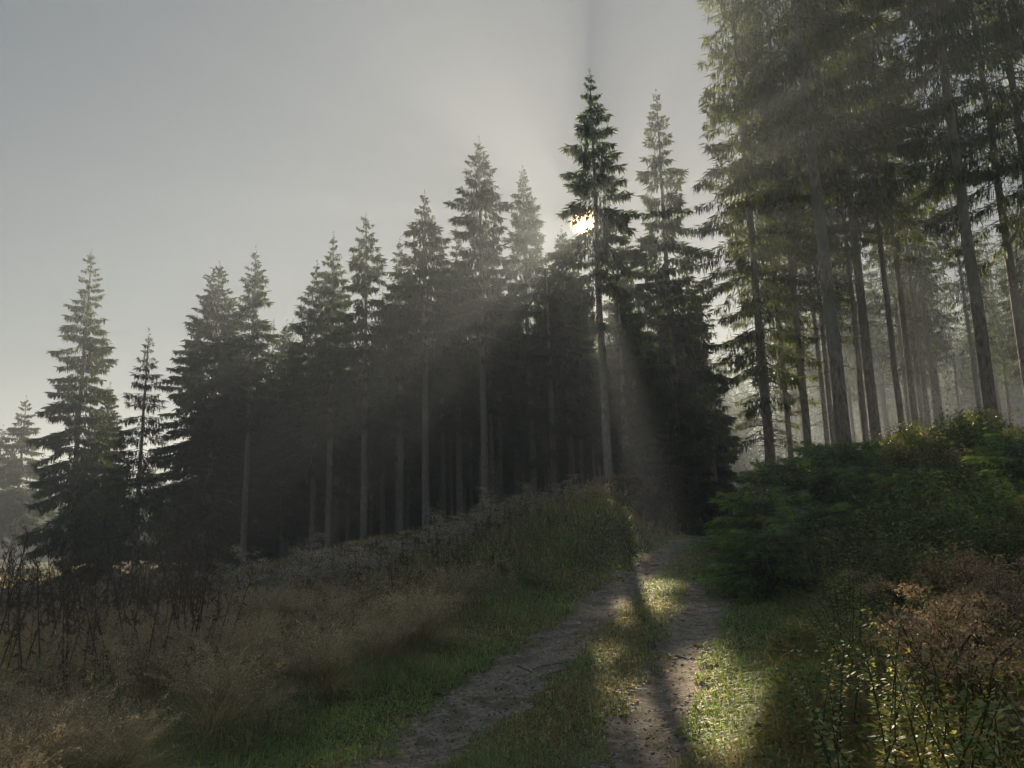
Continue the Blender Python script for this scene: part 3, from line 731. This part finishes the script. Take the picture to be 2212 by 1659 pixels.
for q in range(4):
    root = empty('grass_tussock'); tag(root, TL, 'grass', 'straw-coloured grass tussocks left of the track'); tussock(860 + q, root, .5 + .05 * q); tp_.append(root)
rt = random.Random(8); kk = 0
while kk < 170:
    x, y = pol(rt, 4.4, 13, -42, -4); u = float(U(x, y))
    if u > -2.1 or vnoise(x, y, 1.3, 61) < rt.random() * .75: continue
    o = tp_[kk] if kk < 4 else copy_tree(tp_[kk % 4]); kk += 1; sc_ = rt.uniform(.65, 1.15)
    o.location = (x, y, Hf(x, y) - .02); o.scale = (sc_,) * 3; o.rotation_euler = (0, 0, rt.uniform(0, 6.28))

# broadleaf bushes on the bank and behind
def bush(name, seed, R, Hh, pal, root, n=9000, lf=0.05):
    r = np.random.default_rng(seed); gs = G(); gl = G()
    m = 34; az = r.uniform(0, 6.28, m); sp = R * np.sqrt(r.random(m)); hh = Hh * r.uniform(0.55, 1.05, m) * (1 - 0.45 * (sp / R) ** 2)
    s = np.linspace(0, 1, 6)
    P = np.stack([np.cos(az)[:, None] * sp[:, None] * s ** 0.8, np.sin(az)[:, None] * sp[:, None] * s ** 0.8, hh[:, None] * s ** 1.1 - 0.1], -1)
    tubes(gs, P, np.broadcast_to(0.010 * (1 - 0.7 * s), (m, 6)), 4, (0.11, 0.085, 0.06))
    k = r.integers(0, m, n); f = 0.2 + 0.8 * r.random(n) ** 0.6; fi = f * 5; i0 = np.minimum(fi.astype(int), 4); fr = (fi - i0)[:, None]
    b = P[k, i0] * (1 - fr) + P[k, i0 + 1] * fr + r.normal(size=(n, 3)) * 0.10 * R ** 0.5
    b[:, 2] = np.maximum(b[:, 2], 0.02)
    d = r.normal(size=(n, 3)); d[:, 2] *= 0.5
    tone = (0.7 + 0.6 * r.random(m))[k][:, None]
    diamonds(gl, b, d, r.uniform(0.7, 1.4, n) * lf, r.uniform(0.35, 0.55, n) * lf, pick(n, pal, [3, 2, 1], r) * tone, r, fold=np.tile([0, 0, 1.0], (n, 1)) + 0.6 * r.normal(size=(n, 3)))
    gs.build('stems', M_TWIG, root); gl.build('leaves', M_LEAF, root)
DG = [(0.14, 0.22, 0.09), (0.21, 0.28, 0.1), (0.3, 0.28, 0.12)]
RG = [(0.4, 0.28, 0.18), (0.5, 0.4, 0.27), (0.26, 0.18, 0.11)]
GG = [(0.2, 0.23, 0.13), (0.26, 0.24, 0.15), (0.36, 0.3, 0.22)]
bs = [((1900, 1010), 14.5, 1.2, GG, 'greyish bramble bush right of the young spruces'), ((1990, 985), 16, 1.3, GG, 'dusky bush with faded heads on the crest of the bank'),
      ((2060, 1000), 14, 1.3, DG, 'green bush on the bank below the leaning looking trunk'), ((2160, 1010), 11.5, 1.2, DG, 'dark green bush at the right border of the bank'),
      ((1980, 1090), 11, 1.1, DG, 'green leafy bush in the middle of the bank'), ((2090, 1110), 9.5, 1.0, DG, 'low green bush above the rusty weeds'),
      ((1850, 1110), 11.5, 1.0, GG, 'low shaded bush at the foot of the thicket'), ((2190, 1170), 7.6, 0.7, RG, 'rusty red dried bush at the right border'),
      ((2080, 1190), 8.2, 0.6, RG, 'rusty brown dried bush left of the red one'), ((1930, 1190), 9.5, 0.8, DG, 'shaded green bush behind the yellowing weeds'),
      ((2240, 1080), 9, 1.0, DG, 'green bush just past the right border')]
crest = [(2030, 955, 17, 'dark crest bush between the close pair of trunks and the leaning looking one'), (2090, 945, 18, 'dark bush on the bank crest just left of the leaning looking trunk'),
         (2180, 920, 15, 'dark bush on the bank crest right of the leaning looking trunk'), (1935, 975, 17.5, 'dark bush on the bank crest below the close pair of trunks'),
         (2050, 1050, 12.5, 'shaded bush in the middle of the bank slope'), (2130, 1060, 10.5, 'shaded bush on the bank slope nearest the right border'),
         (1920, 1060, 13, 'shaded bush between the thicket and the middle of the slope')]
bs += [((a, b), c, 1.25, DG, l) for a, b, c, l in crest]
for k, (tp, Yd, Rw, pal, lab) in enumerate(bs):
    p = at(tp[0], tp[1], Yd); z = Hf(p[0], p[1]); root = empty('bush', (p[0], p[1], z)); tag(root, lab, 'bush')
    bush('bush', 800 + k, Rw * (.8 + .07 * (k * 7 % 6)), max(0.6 + 0.12 * (k * 5 % 7), p[2] - z), pal, root, n=int(6000 + 5000 * Rw), lf=0.075 if Yd > 10 else 0.05)

def fern(seed, root, L=0.55):
    r = np.random.default_rng(seed); g = G()
    for q in range(11):
        a = q * 0.571 * 2 + r.uniform(-.2, .2); s = np.linspace(0, 1, 22)[1:]; l = L * r.uniform(.7, 1.1)
        c = np.stack([np.cos(a) * l * s * .85, np.sin(a) * l * s * .85, l * (0.95 * s - 0.75 * s ** 2)], -1)
        tubes(g, c[None, ::4], np.full((1, len(c[::4])), 0.003), 3, (0.1, 0.11, 0.04))
        lat = np.array([-math.sin(a), math.cos(a), 0.0])
        for sg in (-1, 1):
            ln = 0.13 * l / .55 * np.sin(np.pi * np.clip(s * 0.93 + 0.05, 0, 1)) + 0.01
            d = np.tile(lat * sg, (len(s), 1)) + np.array([math.cos(a), math.sin(a), -0.2]) * 0.4
            diamonds(g, c, d, ln, np.full(len(s), 0.022), pick(len(s), [(0.08, 0.14, 0.05), (0.12, 0.17, 0.05)], [1, 1], r), r, fold=np.tile([0, 0, 1.0], (len(s), 1)))
    g.build('fronds', M_LEAF, root)
for k, (px, py, Yd, lab) in enumerate([(1110, 1290, 14, 'green fern at the foot of the mound'), (1160, 1310, 13, 'fern beside the larger one below the mound'), (1000, 1330, 12.5, 'small fern left of the mound foot')]):
    p = at(px, py, Yd); root = empty('fern', (p[0], p[1], Hf(p[0], p[1]))); tag(root, lab, 'fern'); fern(900 + k, root, 0.75 - .12 * k)

def rosette(seed, root, L, pal):
    r = np.random.default_rng(seed); g = G(); n = 16
    for q in range(n):
        a = r.uniform(0, 6.28); l = L * r.uniform(.5, 1.1); w_ = l * .42; e = r.uniform(.25, .9)
        d = np.array([math.cos(a) * math.cos(e), math.sin(a) * math.cos(e), math.sin(e)]); sd = np.array([-math.sin(a), math.cos(a), 0]); c = pal * r.uniform(.7, 1.3)
        pts = []
        for s, ww in ((0, .04), (.35, .8), (.65, 1), (.88, .6), (1, .05)):
            m = d * l * s - np.array([0, 0, .35 * l * s * s]); pts += [m - sd * w_ * ww / 2 + [0, 0, .06 * l * ww], m, m + sd * w_ * ww / 2 + [0, 0, .06 * l * ww]]
        F = [[3 * i + j, 3 * i + j + 1, 3 * i + j + 4, 3 * i + j + 3] for i in range(4) for j in range(2)]
        g.add(np.array(pts), F, c)
    g.build('leaves', M_LEAF, root)
for k, (px, py, Yd, L, lab) in enumerate([(565, 1350, 11, .42, 'bright green large-leaved plant in the left field'), (945, 1480, 7.3, .13, 'small broadleaf plant on the left verge of the track'),
                                          (1110, 1390, 9.4, .16, 'pale broadleaf plant at the upper left verge'), (1330, 1530, 6.6, .10, 'dark dock plant in the middle strip'),
                                          (1505, 1385, 9, .10, 'small broadleaf plant at the left edge of the right rut')]):
    p = at(px, py, Yd); root = empty('broadleaf_plant', (p[0], p[1], Hf(p[0], p[1]))); tag(root, lab, 'plant'); rosette(930 + k, root, L, np.array([.1, .17, .05]))

# stone, sticks, logs
def stone(px, py, Yd, s, lab):
    r = np.random.default_rng(77); p = at(px, py, Yd); import bmesh
    bm = bmesh.new(); bmesh.ops.create_icosphere(bm, subdivisions=4, radius=1)
    for v in bm.verts:
        c = v.co; f = 1 + .16 * math.sin(c.x * 2.3 + 1) + .1 * math.sin(c.y * 4.1) + .05 * math.sin(c.z * 9 + c.x * 7)
        v.co = Vector((c.x * s * 1.25 * f, c.y * s * .9 * f, c.z * s * .72 * f))
    me = bpy.data.meshes.new('stone'); bm.to_mesh(me); bm.free(); me.materials.append(M_STONE)
    for q in me.polygons: q.use_smooth = True
    o = bpy.data.objects.new('stone', me); o.location = (p[0], p[1], Hf(p[0], p[1]) + s * .35); COL.objects.link(o); tag(o, lab, 'stone')
stone(757, 1395, 10.2, 0.13, 'grey rounded stone in the grass left of the track')

def stick(p0, p1, rad, name, lab, m=M_TWIG, lift=0.02, bend=0.05, seed=0):
    r = np.random.default_rng(seed); g = G(); s = np.linspace(0, 1, 9)
    P = np.stack([np.interp(s, [0, 1], [p0[i], p1[i]]) for i in range(2)], -1); per = np.array([-(p1[1] - p0[1]), p1[0] - p0[0]])
    P = P + per[None] * (bend * np.sin(s * 3.1 + r.uniform(-.5, .5)) + r.normal(0, .015, 9))[:, None]
    Z = H(P[:, 0], P[:, 1]) + lift; c = P.mean(0); cz = float(Z.mean())
    Q = np.stack([P[:, 0] - c[0], P[:, 1] - c[1], Z - cz + r.normal(0, rad * .5, 9)], -1)
    tubes(g, Q[None], (rad * (1 - .55 * s))[None], 7, (0.2, 0.2, 0.2))
    k = int(r.integers(2, 7)); d = unit(Q[k] - Q[k - 1]); e = unit(np.cross(d, [0, 0, 1])) * r.choice([-1, 1])
    L = np.linalg.norm(Q[-1] - Q[0]) * .3; tt = np.linspace(0, 1, 4)[:, None]
    tubes(g, (Q[k] + (d * .7 + e * .7 + [0, 0, .15]) * L * tt)[None], (rad * .5 * (1 - .6 * tt[:, 0]))[None], 5, (0.2, 0.2, 0.2))
    o = g.build(name, m, smooth=True); o.location = (c[0], c[1], cz); tag(o, lab, 'log' if name == 'fallen_log' else 'stick')
def gp(px, py, guess=8.0):
    d = at(px, py, 1.0) - CAM; t = 2.0
    while t < 60:
        p = CAM + d * t
        if p[2] < Hf(p[0], p[1]): break
        t += 0.03
    return p[:2]
for k, (a, b, rad, lab) in enumerate([
    ((1048, 1400 + 195), (1048 + 35, 1620), .012, 'thin twig lying on the near end of the left rut'),
    ((1118, 1425 + 20), (1150, 1457), .010, 'small dark forked stick at the left edge of the left rut'),
    ((1170, 1443), (1240, 1436), .008, 'thin straight stick across the left rut'),
    ((1180, 1462), (1290, 1448), .008, 'dark twig just below the straight stick in the left rut'),
    ((1455, 1423), (1520, 1430), .014, 'dark stick lying across the right rut'),
    ((1392, 1432), (1455, 1424), .009, 'thin stick at the left edge of the right rut'),
    ((1490, 1352), (1530, 1358), .011, 'short stick on the middle of the right rut'),
    ((1475, 1328), (1520, 1334), .009, 'short thin stick farther up the right rut'),
    ((1405, 1225), (1425, 1222), .018, 'short dark stick on the far part of the left rut'),
    ((1555, 1232), (1580, 1230), .018, 'short dark stick in the sunlit part of the right rut')]):
    stick(gp(*a), gp(*b), rad, 'stick', lab, seed=k)
for k, (a, b, rad, lab) in enumerate([((735, 1326), (830, 1290), .05, 'pale fallen log, nearest of the logs in the clearing'),
                                      ((640, 1330), (800, 1316), .06, 'long pale fallen log lying level in the clearing'),
                                      ((540, 1300), (625, 1278), .07, 'pale fallen branch farther back in the clearing')]):
    pa = gp(*a); pb = (pa[0] + 1.7 + .5 * k, pa[1] + .35 - .2 * k)
    stick(pa, pb, rad, 'fallen_log', lab, m=M_WOOD, lift=0.12, seed=50 + k)

# ------------------------------------------------------------------ haze
g = G(); x0, x1, y0, y1, z0, z1 = -240, 240, -70, 330, -6, 37
V = [(x, y, z) for z in (z0, z1) for y in (y0, y1) for x in (x0, x1)]
g.add(V, [[0, 2, 3, 1], [4, 5, 7, 6], [0, 1, 5, 4], [2, 6, 7, 3], [0, 4, 6, 2], [1, 3, 7, 5]], (1, 1, 1))
def hz(t, o):
    v = N(t, 'ShaderNodeVolumePrincipled', Density=HAZE_D, Anisotropy=HAZE_G); v.inputs['Color'].default_value = (0.76, 0.86, 1.0, 1)
    t.links.new(v.outputs[0], o.inputs['Volume'])
haze = g.build('haze', mat('haze_air', hz)); haze['kind'] = 'stuff'
print('terrain z range', float(ground.data.vertices[0].co.z))
print('polys', sum(len(o.data.polygons) for o in SC.objects if o.type == 'MESH'))
